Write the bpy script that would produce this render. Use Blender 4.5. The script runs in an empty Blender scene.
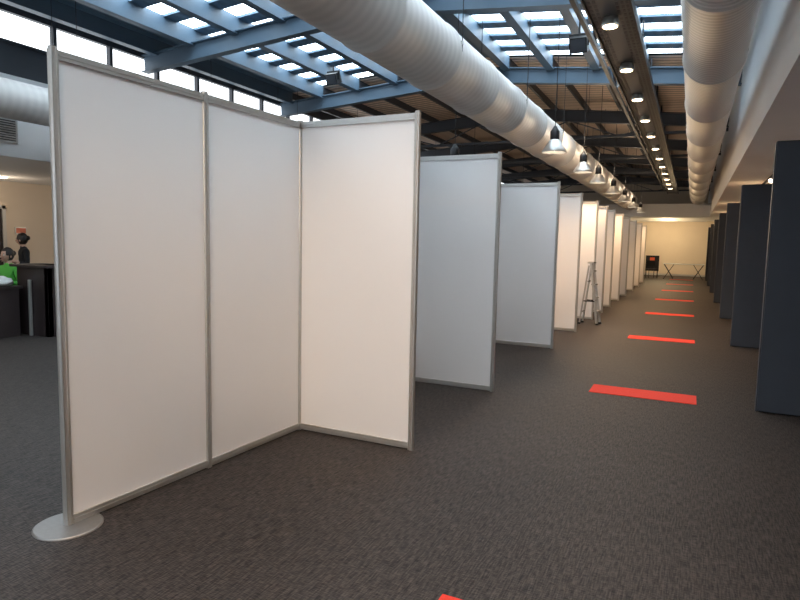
import bpy, math, random
from mathutils import Vector, Matrix
random.seed(4)
S=bpy.context.scene
COL=S.collection
# ------------------------------------------------------------------ materials
def mat(name,col,rough=0.6,metal=0.0,emit=None,estr=0.0,noise=None,bump=None,spec=None):
    m=bpy.data.materials.new(name); m.use_nodes=True
    nt=m.node_tree; b=nt.nodes['Principled BSDF']
    b.inputs['Base Color'].default_value=(*col,1); b.inputs['Roughness'].default_value=rough
    b.inputs['Metallic'].default_value=metal
    if spec is not None: b.inputs['Specular IOR Level'].default_value=spec
    if emit: b.inputs['Emission Color'].default_value=(*emit,1); b.inputs['Emission Strength'].default_value=estr
    tc=nt.nodes.new('ShaderNodeTexCoord')
    if noise:
        sc,amt=noise
        n=nt.nodes.new('ShaderNodeTexNoise'); n.inputs['Scale'].default_value=sc; n.inputs['Detail'].default_value=4
        nt.links.new(tc.outputs['Object'],n.inputs['Vector'])
        r=nt.nodes.new('ShaderNodeMix'); r.data_type='RGBA'
        r.inputs['A'].default_value=(*[c*(1-amt) for c in col],1)
        r.inputs['B'].default_value=(*[min(1,c*(1+amt)) for c in col],1)
        nt.links.new(n.outputs['Fac'],r.inputs['Factor']); nt.links.new(r.outputs['Result'],b.inputs['Base Color'])
        if bump:
            bp=nt.nodes.new('ShaderNodeBump'); bp.inputs['Strength'].default_value=bump; bp.inputs['Distance'].default_value=0.01
            nt.links.new(n.outputs['Fac'],bp.inputs['Height']); nt.links.new(bp.outputs['Normal'],b.inputs['Normal'])
    return m
def wave_bump(m,axis,scale,strength,dist=0.02,colamt=0):
    nt=m.node_tree; b=nt.nodes['Principled BSDF']
    tc=nt.nodes.new('ShaderNodeTexCoord'); w=nt.nodes.new('ShaderNodeTexWave')
    w.bands_direction=axis; w.inputs['Scale'].default_value=scale; w.inputs['Distortion'].default_value=0
    nt.links.new(tc.outputs['Object'],w.inputs['Vector'])
    bp=nt.nodes.new('ShaderNodeBump'); bp.inputs['Strength'].default_value=strength; bp.inputs['Distance'].default_value=dist
    nt.links.new(w.outputs['Fac'],bp.inputs['Height']); nt.links.new(bp.outputs['Normal'],b.inputs['Normal'])
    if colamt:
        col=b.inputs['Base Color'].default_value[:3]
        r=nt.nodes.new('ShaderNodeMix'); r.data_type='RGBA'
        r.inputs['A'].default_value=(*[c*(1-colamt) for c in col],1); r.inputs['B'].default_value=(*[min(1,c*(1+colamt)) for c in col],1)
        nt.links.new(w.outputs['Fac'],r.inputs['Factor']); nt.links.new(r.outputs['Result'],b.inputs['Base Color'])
    return m
M={}
M['panel']=mat('white_laminate',(0.86,0.86,0.87),0.45,noise=(3,0.012))
M['alu']=mat('anodised_aluminium',(0.58,0.57,0.55),0.36,0.75,noise=(40,0.06))
M['disc']=mat('brushed_steel_foot',(0.30,0.29,0.28),0.42,0.7,noise=(60,0.10))
M['wall']=mat('painted_wall',(0.84,0.84,0.84),0.8,noise=(2,0.03))
M['beige']=mat('beige_wall',(0.72,0.62,0.50),0.85,noise=(2,0.04))
M['duct']=wave_bump(mat('duct_painted_metal',(0.70,0.68,0.655),0.5,0.0),'Y',2.6,0.25,0.008,0.05)
M['duct2']=wave_bump(mat('duct_galvanised',(0.76,0.75,0.73),0.42,0.2),'Y',4.2,0.6,0.010,0.14)
M['steel']=mat('blue_grey_steel',(0.078,0.125,0.175),0.5,0.0,noise=(5,0.08))
M['steeld']=mat('dark_steel',(0.042,0.048,0.06),0.5,0.1,noise=(5,0.08))
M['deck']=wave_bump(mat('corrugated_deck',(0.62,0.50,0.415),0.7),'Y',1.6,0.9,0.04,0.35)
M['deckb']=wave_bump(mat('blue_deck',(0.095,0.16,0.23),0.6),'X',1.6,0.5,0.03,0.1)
M['sky']=mat('skylight_glazing',(0.8,0.85,0.9),0.3,emit=(0.76,0.90,1.0),estr=8.5)
M['clere']=mat('window_glazing',(0.8,0.85,0.9),0.3,emit=(0.93,0.97,1.0),estr=2.2)
M['front_fill']=mat('front_fill_glazing',(0.8,0.85,0.9),0.3,emit=(0.97,0.97,1.0),estr=0.9)
M['black']=mat('black_metal',(0.012,0.012,0.013),0.45,0.2,noise=(20,0.1))
M['tray']=mat('grey_tray_metal',(0.075,0.075,0.078),0.5,0.2,noise=(20,0.1))
M['felt']=mat('slate_blue_panel',(0.047,0.054,0.069),0.75,noise=(6,0.08))
M['red']=mat('red_carpet_tile',(0.66,0.040,0.022),0.9,noise=(150,0.15),bump=0.3)
M['bulb']=mat('warm_lamp_lens',(1,0.9,0.7),0.3,emit=(1.0,0.74,0.42),estr=22)
M['bulb2']=mat('warm_bulb',(1,0.9,0.7),0.3,emit=(1.0,0.85,0.66),estr=9)
M['dkwood']=mat('dark_counter_laminate',(0.026,0.018,0.018),0.4,noise=(8,0.2))
M['white']=mat('white_plastic',(0.75,0.75,0.73),0.5,noise=(8,0.03))
M['cloth']=mat('white_cloth',(0.55,0.55,0.53),0.9,noise=(30,0.1),bump=0.3)
M['green']=mat('green_cotton',(0.10,0.50,0.07),0.8,noise=(8,0.05))
M['orange']=mat('orange_print',(0.75,0.13,0.05),0.6,noise=(8,0.05))
M['pink']=mat('sign_print',(0.65,0.20,0.13),0.6,noise=(12,0.3))
M['skin']=mat('skin',(0.55,0.33,0.24),0.55,noise=(20,0.06))
M['hair']=mat('dark_hair',(0.02,0.013,0.010),0.5,noise=(60,0.3),bump=0.4)
M['shirt']=mat('black_cotton',(0.014,0.014,0.016),0.9,noise=(60,0.2),bump=0.2)
M['trouser']=mat('dark_denim',(0.02,0.024,0.035),0.9,noise=(60,0.2),bump=0.2)
M['eye']=mat('eye_white',(0.7,0.7,0.7),0.2,noise=(5,0.02)); M['iris']=mat('iris',(0.03,0.02,0.015),0.2,noise=(5,0.02))
M['lip']=mat('lip',(0.42,0.15,0.13),0.5,noise=(5,0.02))
def carpet():
    m=bpy.data.materials.new('ribbed_carpet'); m.use_nodes=True; nt=m.node_tree; N=nt.nodes; L=nt.links; b=N['Principled BSDF']
    tc=N.new('ShaderNodeTexCoord')
    mp=N.new('ShaderNodeMapping'); mp.inputs['Scale'].default_value=(24,190,1); L.new(tc.outputs['Object'],mp.inputs['Vector'])
    n=N.new('ShaderNodeTexNoise'); n.inputs['Scale'].default_value=1; n.inputs['Detail'].default_value=2; L.new(mp.outputs['Vector'],n.inputs['Vector'])
    mp2=N.new('ShaderNodeMapping'); mp2.inputs['Scale'].default_value=(130,12,1); L.new(tc.outputs['Object'],mp2.inputs['Vector'])
    n2=N.new('ShaderNodeTexNoise'); n2.inputs['Scale'].default_value=1; n2.inputs['Detail'].default_value=2; L.new(mp2.outputs['Vector'],n2.inputs['Vector'])
    n3=N.new('ShaderNodeTexNoise'); n3.inputs['Scale'].default_value=0.6; n3.inputs['Detail'].default_value=3; L.new(tc.outputs['Object'],n3.inputs['Vector'])
    a=N.new('ShaderNodeMath'); a.operation='ADD'; L.new(n.outputs['Fac'],a.inputs[0]); L.new(n2.outputs['Fac'],a.inputs[1])
    c=N.new('ShaderNodeMath'); c.operation='MULTIPLY_ADD'; c.inputs[1].default_value=0.5; L.new(a.outputs[0],c.inputs[0])
    d=N.new('ShaderNodeMath'); d.operation='MULTIPLY_ADD'; d.inputs[1].default_value=0.10; d.inputs[2].default_value=-0.05; L.new(n3.outputs['Fac'],d.inputs[0]); L.new(d.outputs[0],c.inputs[2])
    r=N.new('ShaderNodeValToRGB'); r.color_ramp.elements[0].position=0.40; r.color_ramp.elements[0].color=(0.004,0.0034,0.0033,1)
    r.color_ramp.elements[1].position=0.62; r.color_ramp.elements[1].color=(0.072,0.058,0.052,1); L.new(c.outputs[0],r.inputs['Fac'])
    L.new(r.outputs['Color'],b.inputs['Base Color']); b.inputs['Roughness'].default_value=0.58; b.inputs['Specular IOR Level'].default_value=0.26
    bp=N.new('ShaderNodeBump'); bp.inputs['Strength'].default_value=0.55; bp.inputs['Distance'].default_value=0.006
    L.new(c.outputs[0],bp.inputs['Height']); L.new(bp.outputs['Normal'],b.inputs['Normal'])
    return m
M['carpet']=carpet()
# ------------------------------------------------------------------ mesh builder
class MB:
    def __init__(s,name,origin=(0,0,0)):
        s.n=name;s.v=[];s.f=[];s.m=[];s.sm=[];s.mats=[];s.o=Vector(origin)
    def mi(s,k):
        if k not in s.mats: s.mats.append(k)
        return s.mats.index(k)
    def add(s,vs,fs,k,smooth=False,T=None):
        o=len(s.v)
        for p in vs:
            p=Vector(p)
            if T is not None: p=T@p
            s.v.append(p)
        i=s.mi(k)
        for f in fs: s.f.append([o+j for j in f]); s.m.append(i); s.sm.append(smooth)
    def box(s,a,b,k,T=None):
        x0,y0,z0=a;x1,y1,z1=b
        s.add([(x0,y0,z0),(x1,y0,z0),(x1,y1,z0),(x0,y1,z0),(x0,y0,z1),(x1,y0,z1),(x1,y1,z1),(x0,y1,z1)],
              [(0,3,2,1),(4,5,6,7),(0,1,5,4),(1,2,6,5),(2,3,7,6),(3,0,4,7)],k,False,T)
    def beam(s,p,q,w,h,k,up=(0,0,1)):
        p=Vector(p);q=Vector(q);d=(q-p).normalized();u=Vector(up);sd=d.cross(u)
        if sd.length<1e-4: sd=d.cross(Vector((1,0,0)))
        sd.normalize();u=sd.cross(d).normalized()
        vs=[]
        for c in (p,q):
            for a,b in ((-1,-1),(1,-1),(1,1),(-1,1)): vs.append(c+sd*(a*w/2)+u*(b*h/2))
        s.add(vs,[(0,1,2,3),(7,6,5,4),(0,4,5,1),(1,5,6,2),(2,6,7,3),(3,7,4,0)],k)
    def lathe(s,p,q,prof,k,seg=32,smooth=True,caps=True):
        p=Vector(p);q=Vector(q);d=(q-p).normalized()
        a=d.cross(Vector((0,0,1)))
        if a.length<1e-4:a=Vector((1,0,0))
        a.normalize();b=d.cross(a)
        vs=[];fs=[]
        for t,r in prof:
            for i in range(seg):
                an=2*math.pi*i/seg; vs.append(p+d*t+a*(r*math.cos(an))+b*(r*math.sin(an)))
        for j in range(len(prof)-1):
            for i in range(seg):
                i2=(i+1)%seg; fs.append((j*seg+i,j*seg+i2,(j+1)*seg+i2,(j+1)*seg+i))
        s.add(vs,fs,k,smooth)
        if caps:
            n=len(prof)-1
            s.add([vs[i] for i in range(seg)],[tuple(range(seg))],k); s.add([vs[n*seg+i] for i in range(seg)],[tuple(reversed(range(seg)))],k)
    def cyl(s,p,q,r,k,seg=16,r2=None):
        L=(Vector(q)-Vector(p)).length
        s.lathe(p,q,[(0,r),(L,r if r2 is None else r2)],k,seg)
    def build(s,parent=None,bevel=0,rotz=0):
        me=bpy.data.meshes.new(s.n); me.from_pydata([tuple(p-s.o) for p in s.v],[],s.f)
        for k in s.mats: me.materials.append(M[k])
        for i,pl in enumerate(me.polygons): pl.material_index=s.m[i]; pl.use_smooth=s.sm[i]
        me.validate(); me.update()
        ob=bpy.data.objects.new(s.n,me); COL.objects.link(ob); ob.location=s.o; ob.rotation_euler[2]=rotz
        if parent: ob.parent=parent
        if bevel:
            bm=ob.modifiers.new('b','BEVEL'); bm.width=bevel; bm.segments=2; bm.limit_method='ANGLE'
        return ob
def light(kind,name,loc,energy,col,parent=None,rot=(0,0,0),**kw):
    l=bpy.data.lights.new(name,kind); l.energy=energy; l.color=col
    for a,b in kw.items(): setattr(l,a,b)
    o=bpy.data.objects.new(name,l); COL.objects.link(o); o.rotation_euler=rot
    if parent: o.parent=parent; o.location=Vector(loc)-parent.location
    else: o.location=loc
    return o
WARM=(1.0,0.62,0.31)
# ------------------------------------------------------------------ shell
XL,XR,Y0,Y1=-14.0,2.6,-6.0,36.0
XB=-9.5
XBR=0.62
def simple(name,boxes,bevel=0):
    b=MB(name)
    for a,c,k in boxes: b.box(a,c,k)
    return b.build(bevel=bevel)
simple('floor',[((XL-.2,Y0-.2,-.12),(XR+.2,Y1+.2,0),'carpet')])
RZ=lambda x: 5.50-(0.07 if x<-4.5 else 0.10)*abs(x+4.5)
simple('wall_left',[((XL-.2,Y0,0),(XL,Y1,2.9),'beige')])
simple('wall_right',[((XR,Y0,0),(XR+.2,Y1,3.1),'wall')])
simple('wall_back',[((XL,Y1,0),(XR,Y1+.2,5.7),'beige')])
b=MB('wall_front')
for a,c in [((XL,Y0-.2,0),(XR,Y0,0.5)),((XL,Y0-.2,3.6),(XR,Y0,5.7)),((XL,Y0-.2,.5),(-9,Y0,3.6)),((0.5,Y0-.2,.5),(XR,Y0,3.6))]: b.box(a,c,'wall')
b.build()
b=MB('window_1')
b.box((-9,Y0-.12,.5),(0.5,Y0-.1,3.6),'front_fill')  # unseen glowing pane behind the camera, added as front fill light
for i in range(9):
    x=-9+i*9.5/8; b.box((x-.04,Y0-.09,.5),(x+.04,Y0+.03,3.6),'steeld')
b.box((-9,Y0-.09,.5),(.5,Y0+.03,.58),'steeld');b.box((-9,Y0-.09,3.52),(.5,Y0+.03,3.6),'steeld')
b.build()
simple('wall_left_bulkhead',[((XB-.15,Y0,2.72),(XB,Y1,3.95),'wall'),((XB-.15,Y0,3.95),(XB,Y1,4.43),'steeld'),((XB-.15,Y0,4.88),(XB,Y1,5.3),'steeld')])
b=MB('window_2')
b.box((XB-.1,Y0,4.43),(XB-.08,Y1,4.88),'clere')
y=Y0
while y<Y1:
    b.box((XB-.07,y-.03,4.43),(XB+.02,y+.03,4.88),'steeld'); y+=1.05
b.box((XB-.07,Y0,4.41),(XB+.04,Y1,4.45),'steeld')
b.build()
simple('ceiling_left_alcove',[((XL,Y0,2.72),(XB-.15,Y1,2.9),'wall')])
simple('wall_right_bulkhead',[((XBR,Y0,2.95),(XBR+.15,Y1,5.1),'wall')])
simple('ceiling_right_soffit',[((XBR+.15,Y0,2.95),(XR,Y1,3.1),'wall')])
simple('wall_header',[((XB,30,2.92),(XBR,30.3,3.5),'wall')])
simple('ceiling_far_lobby',[((XB,30.3,2.92),(XBR,Y1,3.02),'wall')])
simple('baseboard_right',[((XR-.02,Y0,0),(XR,Y1,.1),'alu')])
simple('baseboard_back',[((XL,Y1-.02,0),(XR,Y1,.1),'alu')])
# ------------------------------------------------------------------ roof
YS=12.6
b=MB('ceiling')
def slope_quad(b,x0,x1,y0,y1,k,th=.08,dz=0):
    z0,z1=RZ(x0)+dz,RZ(x1)+dz
    b.add([(x0,y0,z0),(x1,y0,z1),(x1,y1,z1),(x0,y1,z0),(x0,y0,z0+th),(x1,y0,z1+th),(x1,y1,z1+th),(x0,y1,z0+th)],
       [(0,3,2,1),(4,5,6,7),(0,1,5,4),(1,2,6,5),(2,3,7,6),(3,0,4,7)],k)
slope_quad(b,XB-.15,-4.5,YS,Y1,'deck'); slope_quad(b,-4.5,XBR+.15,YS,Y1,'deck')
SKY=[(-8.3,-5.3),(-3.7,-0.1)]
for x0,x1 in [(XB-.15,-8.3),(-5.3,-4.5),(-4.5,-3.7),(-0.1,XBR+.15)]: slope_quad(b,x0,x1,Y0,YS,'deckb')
b.build()
n=3
for x0,x1 in SKY:
    b=MB('window_%d'%n); n+=1
    y=Y0
    while y<YS-0.01:
        slope_quad(b,x0,x1,y,y+.40,'sky',.02,.04); slope_quad(b,x0,x1,y+.40,min(y+.7,YS),'deckb',.06,0)
        y+=.7
    b.build()
b=MB('roof_purlins')
for x in (-9.2,-8.3,-7.3,-6.3,-5.3,-4.5,-3.7,-2.8,-1.9,-1.0,-.1,.4):
    z=RZ(x); h=.26 if x not in (-4.5,) else .34
    b.box((x-.04,Y0,z-h),(x+.04,YS,z+.03),'steel'); b.box((x-.075,Y0,z-h-.015),(x+.075,YS,z-h),'steel')
    b.box((x-.03,YS,z-.16),(x+.03,Y1,z),'steeld')
b.build()
ys=[-4.2+4.2*i for i in range(10)]
for y in ys:
    k='steel' if y<YS+.1 else 'steeld'
    b=MB('roof_truss',(0,y,0))
    for xa,xb in ((XB,-4.5),(-4.5,XBR)):
        za,zb=RZ(xa)-.38,RZ(xb)-.38
        b.beam((xa,y,za),(xb,y,zb),.022,.30,k)
        b.beam((xa,y,za+.145),(xb,y,zb+.145),.16,.02,k); b.beam((xa,y,za-.145),(xb,y,zb-.145),.16,.02,k)
    if y>YS+1:
        zc=4.40
        b.beam((XB,y,zc),(XBR,y,zc),.07,.07,'steeld')
        nx=4
        for i in range(nx):
            xa=XB+(XBR-XB)*i/nx; xb=XB+(XBR-XB)*(i+1)/nx; xm=(xa+xb)/2
            b.beam((xa,y,zc),(xm,y,RZ(xm)-.5),.03,.03,'steeld'); b.beam((xm,y,RZ(xm)-.5),(xb,y,zc),.03,.03,'steeld')
    b.build()
# ------------------------------------------------------------------ ducts
def duct(name,x,z,r,ya,yb,k,step=1.4):
    b=MB(name,(x,ya,z))
    prof=[]; L=yb-ya; t=0; prof.append((0,r))
    t=step*.6
    while t<L-.1:
        prof+= [(t-.03,r),(t-.025,r+.012),(t+.025,r+.012),(t+.03,r)]; t+=step
    prof.append((L,r))
    b.lathe((x,ya,z),(x,yb,z),prof,k,64)
    t=ya+step*.6
    i=0
    while t<yb-.1:
        if i%2==0:
            for s in (-1,1): b.cyl((x+s*(r+.01),t,z),(x+s*(r+.01),t,RZ(x+s*r)-.05),.005,'black',6)
            b.box((x-r-.02,t-.02,z+r*.2),(x-r+.0,t+.02,z+r*.3),'alu');b.box((x+r-.0,t-.02,z+r*.2),(x+r+.02,t+.02,z+r*.3),'alu')
        t+=step;i+=1
    b.build()
duct('ventilation_duct',-2.70,3.57,.355,-3,29.7,'duct')
duct('ventilation_duct',0.10,3.76,.325,-3,29.7,'duct2',2.4)
duct('ventilation_duct',-8.75,3.42,.27,-3,29.7,'duct',1.4)
# ------------------------------------------------------------------ exhibition partitions
HT=2.44
def post(b,x,y):
    R=.021
    b.lathe((x,y,0),(x,y,HT+.012),[(0,R),(HT+.012,R)],'alu',8,False)
    for a in range(4):
        an=a*math.pi/2+math.pi/4; cx,cy=x+math.cos(an)*R*.98,y+math.sin(an)*R*.98
        b.box((cx-.003,cy-.003,.0),(cx+.003,cy+.003,HT),'alu')
def seg(b,p,q):
    p=Vector((*p,0));q=Vector((*q,0)); d=(q-p).normalized(); a=p+d*.02; c=q-d*.02
    up=Vector((0,0,1))
    b.beam(a+up*.0325,c+up*.0325,.032,.045,'alu'); b.beam(a+up*(HT-.025),c+up*(HT-.025),.032,.045,'alu')
    b.beam(a+up*.0325,c+up*.0325,.038,.008,'alu'); b.beam(a+up*(HT-.025),c+up*(HT-.025),.038,.008,'alu')
    b.beam(a+up*(HT/2),c+up*(HT/2),.008,HT-.09,'panel')
XW=-2.79; XE=-1.79
def booth(y,back,name='exhibition_partition',disc=False,dx=0):
    b=MB(name,(XW,y,0))
    post(b,XW,y);post(b,XE,y);seg(b,(XW,y),(XE,y))
    px,py=XW,y
    for i in range(back):
        nx,ny=px-dx,py-.975
        seg(b,(px,py),(nx,ny)); post(b,nx,ny); px,py=nx,ny
    if disc:
        b.lathe((px,py,0),(px,py,.010),[(0,.168),(.005,.168),(.010,.160)],'disc',48)
    b.build()
booth(3.94,2,disc=True,dx=.046)
for y,n_ in [(5.95,1),(8.93,2),(10.93,1),(12.93,1),(14.45,1),(15.93,1),(17.93,1),(19.93,1),(22.5,1),(25.0,1),(27.5,1)]: booth(y,n_)
# ------------------------------------------------------------------ dark panels, right
for i in range(7):
    y=6.47+4.2*i
    b=MB('acoustic_room_divider',(.63,y,0))
    b.box((.64,y,.012),(1.85,y+.11,2.50),'felt')
    b.box((.63,y+.01,.0),(.64,y+.10,2.505),'steeld')
    b.box((.66,y+.02,0),(1.82,y+.09,.012),'black')
    b.box((.64,y+.03,2.50),(1.85,y+.08,2.515),'black')
    b.build(bevel=.004)
# ------------------------------------------------------------------ red carpet tiles
for y0 in [1.95,6.46,10.66,14.84,19.05,23.25,27.45,31.6]:
    b=MB('red_carpet_tile',(-.38,y0,0)); b.box((-.89,y0,.0005),(.13,y0+.38,.006),'red'); b.build()
# ------------------------------------------------------------------ pendant lamps
def pendant(x,y,z,on=True):
    b=MB('pendant_lamp',(x,y,z))
    b.cyl((x,y,z+.36),(x,y,RZ(x)-.1),.006,'black',6)
    b.lathe((x,y,z+.18),(x,y,z+.40),[(0,.062),(.02,.07),(.14,.07),(.17,.05),(.22,.02)],'black',24)
    prof=[(0,.185),(.012,.19),(.05,.17),(.12,.125),(.17,.09),(.2,.065)]
    b.lathe((x,y,z),(x,y,z+.2),prof,'alu',32,caps=False)
    b.lathe((x,y,z+.004),(x,y,z+.2),[(0,.18),(.046,.163),(.116,.118),(.19,.06)],'white',32,caps=False)
    b.lathe((x,y,z+.03),(x,y,z+.18),[(0,.02),(.02,.05),(.06,.055),(.15,.03)],'bulb2',16)
    o=b.build()
    light('SPOT','pendant_bulb',(x,y,z-.03),135 if y>9 else 60,WARM,o,spot_size=2.4,spot_blend=.8,shadow_soft_size=.12)
    if y>12: light('POINT','deck_fill_light',(x+.0,y,z+.62),20,(1,.78,.55),o,shadow_soft_size=.08)  # extra point light above the shade, added to brighten the far deck
for x,y,z in [(-2.0,9.5,2.95),(-2.0,12.2,2.95),(-2.0,14.3,2.95),(-2.0,17.2,2.95),(-2.0,20.2,2.95),(-2.0,23.4,2.95),(-2.0,26.6,2.95),(-3.4,8.9,2.66),(-5.2,15,2.95),(-5.2,20,2.95),(-5.2,25,2.95)]:
    pendant(x,y,z)
# ------------------------------------------------------------------ cable tray with downlights
b=MB('lighting_tray',(-.9,0,3.9))
x,z=-.9,3.88
b.box((x-.19,-4,z),(x+.23,29,z+.012),'tray')
for s in (-.19,.23): b.box((x+s-.01,-4,z-.03),(x+s+.01,29,z+.07),'black')
y=1.6
while y<20:
    for s in (-.15,-.10,.10,.15,.195): b.box((x+s-.014,y,z-.004),(x+s+.014,y+.06,z-.0005),'black')
    y+=.11
y=2.1
while y<28:
    b.box((x-.012,y,z+.01),(x+.012,y+.02,RZ(x)-.05),'black'); y+=2.1
for i in range(13):
    ya=2+2.1*i
    b.beam((x-.35,ya,z+.15),(x-.35,ya+1.05,z+.65),.03,.03,'black');b.beam((x-.35,ya+1.05,z+.65),(x-.35,ya+2.1,z+.15),.03,.03,'black')
b.beam((x-.35,1.5,z+.15),(x-.35,29,z+.15),.05,.05,'black');b.beam((x-.35,1.5,z+.65),(x-.35,29,z+.65),.05,.05,'black')
tray=b.build()
for i in range(-3,14):  # the negative ones are out of view, added to warm the return panel
    y=3.3+1.72*i
    b=MB('downlight',(x,y,z))
    b.lathe((x,y,z-.085),(x,y,z+.05),[(0,.088),(.012,.092),(.05,.085),(.135,.065)],'alu',24)
    b.lathe((x,y,z-.090),(x,y,z-.08),[(0,.070),(.010,.072)],'bulb',20)
    o=b.build(parent=tray); o.location=Vector((x,y,z))-tray.location
    e={-3:200,-2:200,-1:110,0:90}.get(i,60 if i<4 else 125)
    light('SPOT','downlight_beam',(x,y,z-.11),e,WARM,None,spot_size=1.9 if i>-2 else 2.3,spot_blend=.8,shadow_soft_size=.07)
# added out-of-view spotlight, tints the first return panel warm
sx,sy,sz=-1.9,-.8,3.7
dv=(Vector((-2.2,3.94,1.05))-Vector((sx,sy,sz))).normalized()
b=MB('added_spotlight',(sx,sy,sz)); P0=Vector((sx,sy,sz))
b.cyl((sx,sy,sz),(sx,sy,RZ(sx)-.2),.012,'black',8)
b.lathe(P0-dv*.1,P0+dv*.12,[(0,.04),(.04,.06),(.22,.075)],'black',20); b.lathe(P0+dv*.121,P0+dv*.126,[(0,.06),(.005,.06)],'bulb2',20)
o=b.build()
sp=light('SPOT','added_spot_beam',P0+dv*.15,330,(1,.66,.36),o,spot_size=.62,spot_blend=.9,shadow_soft_size=.06)
sp.rotation_euler=dv.to_track_quat('-Z','Y').to_euler()
# ------------------------------------------------------------------ soffit spot lights, right
b=MB('track_spotlights',(1.3,0,2.95))
b.box((1.28,5,2.925),(1.32,29,2.949),'black')
for y in (8.5,10.2,12.9,15.3,17.5,19.8,24):
    b.cyl((1.3,y,2.925),(1.3,y,2.86),.012,'black',8); b.lathe((1.33,y+.05,2.86),(1.2,y-.12,2.76),[(0,.03),(.03,.045),(.2,.05)],'black',16)
    b.lathe((1.205,y-.113,2.765),(1.198,y-.123,2.757),[(0,.04),(.006,.04)],'bulb2',16)
b.build()
for y in (15.3,22,27): light('POINT','track_glow',(1.1,y-.3,2.5),8,WARM,shadow_soft_size=.1)
for xx,yy in ((-1.2,32.2),(-1.2,34.2),(-4,33)):
    light('POINT','lobby_light',(xx,yy,2.5),72,(1,.74,.42),shadow_soft_size=.2)
# ------------------------------------------------------------------ ceiling speakers
def flood(x,y,z):
    b=MB('ceiling_loudspeaker',(x,y,z)); T=Matrix.Translation((x,y,z))@Matrix.Rotation(.5,4,'X')
    b.box((-.13,-.1,-.11),(.13,.1,.11),'black',T); b.box((-.11,-.108,-.09),(.11,-.1,.09),'steeld',T)
    b.cyl((x,y,z),(x,y,RZ(x)-.2),.015,'black',8); b.box((x-.15,y-.01,z-.03),(x+.15,y+.01,z+.15),'black')
    b.build()
flood(-6.9,10.9,4.88); flood(-1.72,9.6,4.56)
# ------------------------------------------------------------------ step ladder
def ladder(cx,cy,h=1.2,rot=60):
    b=MB('step_ladder',(cx,cy,0)); w=.13; sp=.17
    T=Matrix.Translation((cx,cy,0))@Matrix.Rotation(math.radians(rot),4,'Z')
    P=lambda x,y,z:T@Vector((x,y,z))
    for s in (-1,1):
        b.beam(P(s*w,-sp,0),P(s*w*.75,0,h),.022,.045,'alu'); b.beam(P(s*w,sp,0),P(s*w*.75,.04,h-.05),.02,.03,'alu')
        b.beam(P(s*w*.98,-sp*.62,h*.38),P(s*w*.98,sp*.62,h*.38),.008,.02,'black')
        b.box((-.02,-.025,0),(.02,.025,.03),'black',T@Matrix.Translation((s*w,-sp,0)));b.box((-.02,-.025,0),(.02,.025,.03),'black',T@Matrix.Translation((s*w,sp,0)))
    for i in range(1,5):
        t=i/4.6; ww=w*(1-.25*t); yy=-sp*(1-t)
        b.box((-ww,yy-.04,h*t-.012),(ww,yy+.04,h*t+.012),'alu',T)
    for t in (.2,.7): b.beam(P(-w*(1-.2*t),sp*(1-t),h*t),P(w*(1-.2*t),sp*(1-t),h*t),.02,.02,'alu')
    b.box((-.10,-.05,h-.01),(.10,.07,h+.02),'alu',T)
    b.build()
ladder(-1.74,12.25,1.2,85)
# ------------------------------------------------------------------ left area
b=MB('ventilation_grille',(XB,5.3,3.05))
b.box((XB+.002,4.6,2.93),(XB+.03,5.93,3.29),'alu')
for i in range(9): b.box((XB+.03,4.64,2.955+i*.036),(XB+.04,5.89,2.97+i*.036),'black')
b.build()
b=MB('alcove_downlight',(-13.0,7.75,2.70)); b.lathe((-13.0,7.75,2.70),(-13.0,7.75,2.72),[(0,.11),(.02,.12)],'bulb2',24); o=b.build()
light('POINT','alcove_light',(-13.0,7.75,2.3),12,(1,.80,.6),o,shadow_soft_size=.1)
light('POINT','alcove_light',(-11.5,11.0,2.0),40,(1,.82,.62),None,shadow_soft_size=.1)  # bare point light without a fixture, brightens the alcove
light('POINT','alcove_light',(-11.0,4.0,2.0),40,(1,.88,.75),None,shadow_soft_size=.1)  # second bare point light, also without a fixture
b=MB('reception_counter',(-9,6,0))
b.box((-9.35,5.75,0),(-8.62,5.83,1.04),'dkwood'); b.box((-8.70,5.75,0),(-8.62,8.6,1.04),'dkwood'); b.box((-9.42,5.68,1.04),(-8.55,6.2,1.08),'dkwood')
b.box((-9.1,5.83,1.04),(-8.55,8.65,1.08),'dkwood'); b.box((-9.35,5.83,.08),(-8.7,8.5,.12),'dkwood')
b.box((-9.02,5.70,0),(-8.98,5.74,.85),'alu')
b.build(bevel=.004)
b=MB('desk',(-10,5.4,0))
b.box((-10.9,5.2,.72),(-9.06,5.66,.76),'dkwood'); b.box((-10.9,5.22,.05),(-9.1,5.25,.72),'dkwood')
for xx in (-10.85,-9.12): b.box((xx-.02,5.25,0),(xx+.02,5.62,.72),'dkwood')
b.build(bevel=.004)
def blob(name,c,r,k,sq=(1,1,1),amp=.12):
    b=MB(name,c); vs=[];fs=[];nu,nv=18,10
    for j in range(nv+1):
        ph=math.pi*j/nv
        for i in range(nu):
            th=2*math.pi*i/nu; rr=r*(1+amp*math.sin(3*th+j)*math.sin(2*ph+1)+amp*.5*math.cos(5*th-2*j))
            vs.append((c[0]+rr*math.sin(ph)*math.cos(th)*sq[0],c[1]+rr*math.sin(ph)*math.sin(th)*sq[1],c[2]+max(rr*math.cos(ph)*sq[2],-r*sq[2]*.7)))
    for j in range(nv):
        for i in range(nu): fs.append((j*nu+i,(j+1)*nu+i,(j+1)*nu+(i+1)%nu,j*nu+(i+1)%nu))
    b.add(vs,fs,k,True); return b.build()
blob('folded_cloth',(-9.27,5.44,.821),.18,'cloth',(1.1,1,.47))
b=MB('computer_monitor',(-9.8,5.4,.76)); b.box((-10.05,5.38,.88),(-9.60,5.41,1.16),'black'); b.box((-9.86,5.40,.762),(-9.80,5.43,.9),'black'); b.box((-9.95,5.33,.761),(-9.71,5.5,.775),'black'); b.build(bevel=.004)
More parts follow.
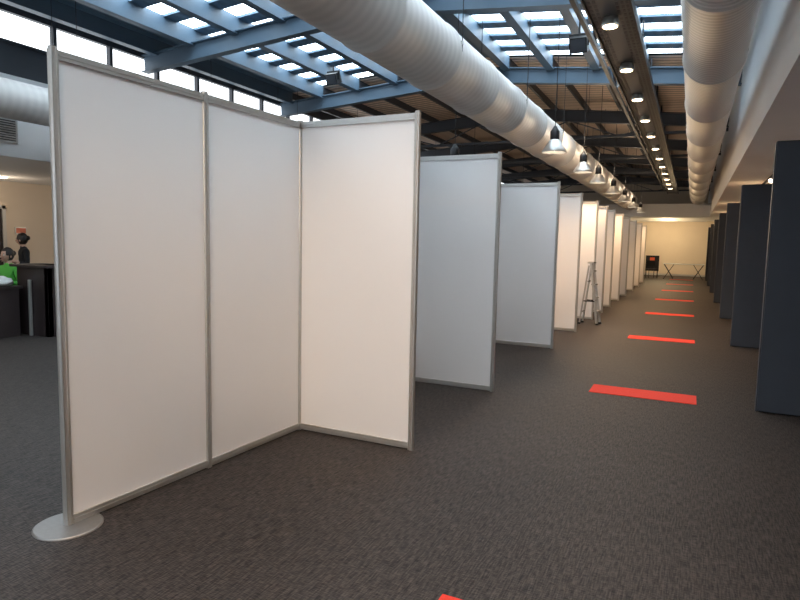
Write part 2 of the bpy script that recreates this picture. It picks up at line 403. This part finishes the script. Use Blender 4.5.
b=MB('wall_sign',(XL+.02,8.7,1.6)); b.box((XL+.001,8.60,1.54),(XL+.03,8.86,1.70),'alu'); b.box((XL+.03,8.62,1.56),(XL+.035,8.84,1.68),'pink'); b.build()
b=MB('door_1',(XL,8,0)); X=XL+.002; b.box((X,7.45,0),(X+.04,8.3,2.1),'dkwood'); b.box((X,7.37,0),(X+.07,7.45,2.17),'alu'); b.box((X,8.3,0),(X+.07,8.38,2.17),'alu'); b.box((X,7.37,2.1),(X+.07,8.38,2.17),'alu'); b.cyl((X+.04,8.2,1.02),(X+.10,8.2,1.02),.012,'alu'); b.cyl((X+.10,8.2,1.02),(X+.10,8.08,1.02),.012,'alu'); b.build()
# ------------------------------------------------------------------ far lobby furniture
def ftable(cx,cy,w=1.5):
    b=MB('folding_table',(cx,cy,0)); b.box((cx-w/2,cy-.35,.72),(cx+w/2,cy+.35,.76),'white')
    for s in (-1,1):
        xx=cx+s*(w/2-.25)
        for t in (-1,1): b.beam((xx-.22,cy+t*.28,0),(xx+.22,cy+t*.28,.72),.025,.025,'black'); b.beam((xx+.22,cy+t*.28,0),(xx-.22,cy+t*.28,.72),.025,.025,'black')
        b.beam((xx-.22,cy-.28,.02),(xx-.22,cy+.28,.02),.025,.025,'black'); b.beam((xx+.22,cy-.28,.02),(xx+.22,cy+.28,.02),.025,.025,'black')
    b.build()
ftable(-.32,32.4,1.8)
def chair(cx,cy,rot=0):
    b=MB('stacking_chair',(cx,cy,0)); T=Matrix.Translation((cx,cy,0))@Matrix.Rotation(rot,4,'Z'); P=lambda *a:T@Vector(a)
    b.box((-.22,-.22,.43),(.22,.22,.47),'black',T); b.box((-.21,.2,.6),(.21,.23,.86),'black',T)
    for s in (-1,1):
        b.beam(P(s*.2,-.2,0),P(s*.2,-.2,.44),.025,.025,'black'); b.beam(P(s*.2,.24,0),P(s*.2,.21,.86),.025,.025,'black')
    b.build()
chair(-1.75,32.4,.4)
b=MB('display_board',(-1.75,34,0)); b.box((-2.15,34.0,.3),(-1.5,34.03,1.1),'black'); b.box((-1.95,33.99,.85),(-1.72,34.0,1.0),'orange')
for xx in(-2.1,-1.55): b.box((xx-.02,33.8,0),(xx+.02,34.25,.03),'black'); b.box((xx-.015,34.0,0),(xx+.015,34.03,.4),'black')
b.build()
# ------------------------------------------------------------------ people
def skin(verts,edges,radii,sub=2,root=0):
    me=bpy.data.meshes.new('t'); me.from_pydata(verts,edges,[]); ob=bpy.data.objects.new('t',me); COL.objects.link(ob)
    ob.modifiers.new('s','SKIN'); sm=ob.modifiers.new('u','SUBSURF'); sm.levels=sub; sm.render_levels=sub
    for i,r in enumerate(radii):
        me.skin_vertices[0].data[i].radius=r if isinstance(r,tuple) else (r,r)
        me.skin_vertices[0].data[i].use_root=(i==root)
    dg=bpy.context.evaluated_depsgraph_get(); e=ob.evaluated_get(dg).to_mesh()
    vs=[v.co.copy() for v in e.vertices]; fs=[list(p.vertices) for p in e.polygons]
    bpy.data.objects.remove(ob); return vs,fs
def person(px,py,rot,top='shirt',seated=False,headturn=0,sc=1.0):
    b=MB('person',(px,py,0)); T=Matrix.Translation((px,py,0))@Matrix.Rotation(rot,4,'Z')@Matrix.Scale(sc,4)
    dz=-.36 if seated else 0
    V=[(0,0,.92+dz),(0,.0,1.05+dz),(0,.01,1.20+dz),(0,.01,1.33+dz),(0,.0,1.41+dz),(0,-.01,1.47+dz)]
    R=[(.135,.10),(.115,.088),(.13,.095),(.125,.09),(.05,.05),(.046,.046)]
    E=[(0,1),(1,2),(2,3),(3,4),(4,5)]
    def add(p,r,par): V.append(p);R.append(r);E.append((par,len(V)-1));return len(V)-1
    hz=(.80 if seated else 1.17)
    for s in (-1,1):
        sh=add((s*.15,.01,1.345+dz),.058,3); el=add((s*.22,.02,1.09+dz),.042,sh)
        wr=add((s*.19,-.22,hz-.01),.027,el); hd=add((s*.18,-.29,hz),(.034,.016),wr)
        if seated:
            hp=add((s*.09,-.06,.53),.085,0); kn=add((s*.12,-.42,.50),.06,hp); an=add((s*.12,-.40,.09),.038,kn); add((s*.125,-.53,.035),.035,an)
        else:
            hp=add((s*.085,0,.86),.085,0); kn=add((s*.10,-.02,.48),.058,hp); an=add((s*.105,.01,.09),.038,kn); add((s*.11,-.13,.035),.035,an)
    vs,fs=skin(V,E,R)
    groups={'skin':[], top:[], 'trouser':[], 'black':[]}
    for f in fs:
        c=sum((vs[i] for i in f),Vector())/len(f)
        if c.z>1.425+dz: g='skin'
        elif c.z<.09: g='black'
        elif c.z<.93+dz+(.0) and not (seated and abs(c.x)>.14 and c.z>.62): g='trouser'
        elif c.y<-.12 and abs(c.x)>.12: g='skin'
        else: g=top
        groups[g].append(f)
    for g,ff in groups.items():
        if ff: b.add(vs,ff,g,True,T)
    for s in (-1,1):
        for i,(dx,L) in enumerate(((-.026,.062),(-.009,.072),(.009,.068),(.025,.052))):
            x=s*.18+dx*s; y0=-.29
            vs,fs=skin([(x,y0,hz),(x,y0-.03,hz+.003),(x+dx*.15*s,y0-.03-L*.55,hz-.002),(x+dx*.2*s,y0-.03-L,hz-.015)],[(0,1),(1,2),(2,3)],[.009,.009,.008,.0065],1); b.add(vs,fs,'skin',True,T)
        x=s*.15; vs,fs=skin([(s*.172,-.25,hz),(x,-.28,hz),(s*.138,-.315,hz-.005)],[(0,1),(1,2)],[.012,.010,.008],1); b.add(vs,fs,'skin',True,T)
    H=T@Matrix.Translation((0,-.02,1.555+dz))@Matrix.Rotation(headturn,4,'Z')
    def ell(c,r,k,nu=20,nv=14,fn=None,cut=None):
        vs=[];fs=[]
        for j in range(nv+1):
            ph=math.pi*j/nv
            for i in range(nu):
                th=2*math.pi*i/nu; p=Vector((math.sin(ph)*math.cos(th),math.sin(ph)*math.sin(th),math.cos(ph)))
                q=Vector((p.x*r[0],p.y*r[1],p.z*r[2]))
                if fn:q=fn(p,q)
                vs.append(q+Vector(c))
        for j in range(nv):
            for i in range(nu):
                f=(j*nu+i,(j+1)*nu+i,(j+1)*nu+(i+1)%nu,j*nu+(i+1)%nu)
                if cut and cut(sum((vs[a] for a in f),Vector())/4): continue
                fs.append(f)
        b.add(vs,fs,k,True,H)
    def jaw(p,q):
        if p.z<0: q.x*=1-.32*(-p.z)**1.3; q.y*=1-.12*(-p.z)
        if p.z<0 and p.y<0: q.y-=.012*(-p.z)
        return q
    ell((0,0,0),(.074,.092,.112),'skin',28,20,jaw)
    b.lathe(T@Vector((0,-.0,1.42+dz)),T@Vector((0,-.01,1.50+dz)),[(0,.046*sc),(.08*sc,.044*sc)],'skin',16)
    ell((0,-.098,-.018),(.012,.018,.022),'skin',12,8); ell((0,-.104,-.03),(.015,.012,.009),'skin',12,8)
    for s in(-1,1):
        ell((s*.028,-.083,.004),(.013,.009,.009),'eye',12,8); ell((s*.028,-.090,.004),(.0055,.004,.0055),'iris',10,6)
        ell((s*.029,-.086,.022),(.018,.006,.004),'hair',10,6); ell((s*.075,.005,-.012),(.008,.018,.028),'skin',10,8)
    ell((0,-.088,-.058),(.023,.008,.006),'lip',12,6)
    ell((0,.012,.014),(.084,.098,.116),'hair',28,20,None,lambda c:(c.y<-.060 and c.z<.065) or (c.y<-.025 and c.z<.0) or c.z<-.09)
    ell((0,.11,.03),(.045,.04,.045),'hair',14,10)
    b.build()
person(-10.55,6.62,math.radians(-20),'shirt',False,math.radians(-40),.93)
person(-9.96,6.00,math.radians(8),'green',True)
b=MB('office_chair',(-9.96,6.05,0)); cx,cy=-9.96,6.05
b.box((cx-.21,cy-.2,.39),(cx+.21,cy+.2,.44),'black'); b.box((cx-.19,cy+.2,.5),(cx+.19,cy+.24,.9),'black'); b.cyl((cx,cy,.06),(cx,cy,.39),.03,'alu')
b.box((cx-.03,cy+.19,.4),(cx+.03,cy+.22,.55),'black')
for i in range(5):
    a=i*2*math.pi/5+.3; b.beam((cx,cy,.08),(cx+.26*math.cos(a),cy+.26*math.sin(a),.05),.04,.03,'black'); b.cyl((cx+.25*math.cos(a)-.015,cy+.25*math.sin(a),.028),(cx+.25*math.cos(a)+.015,cy+.25*math.sin(a),.028),.028,'black')
b.build()
# ------------------------------------------------------------------ world & camera
w=bpy.data.worlds.new('sky'); S.world=w; w.use_nodes=True
w.node_tree.nodes['Background'].inputs[0].default_value=(.75,.87,1,1); w.node_tree.nodes['Background'].inputs[1].default_value=1.0
r=0.02;p=math.radians(5.5);ps=math.radians(25.77)
R0=Vector((math.cos(ps),math.sin(ps),0)); F=Vector((-math.sin(ps)*math.cos(p),math.cos(ps)*math.cos(p),-math.sin(p))); U0=R0.cross(F)
cr=R0*math.cos(r)+U0*math.sin(r); cu=-R0*math.sin(r)+U0*math.cos(r)
cam=bpy.data.cameras.new('camera'); co=bpy.data.objects.new('camera',cam); COL.objects.link(co)
m=Matrix((( cr.x,cu.x,-F.x,0),(cr.y,cu.y,-F.y,0),(cr.z,cu.z,-F.z,1.53),(0,0,0,1))); co.matrix_world=m
cam.sensor_width=36; cam.lens=27; cam.clip_end=200
S.camera=co
S.view_settings.view_transform='Standard'
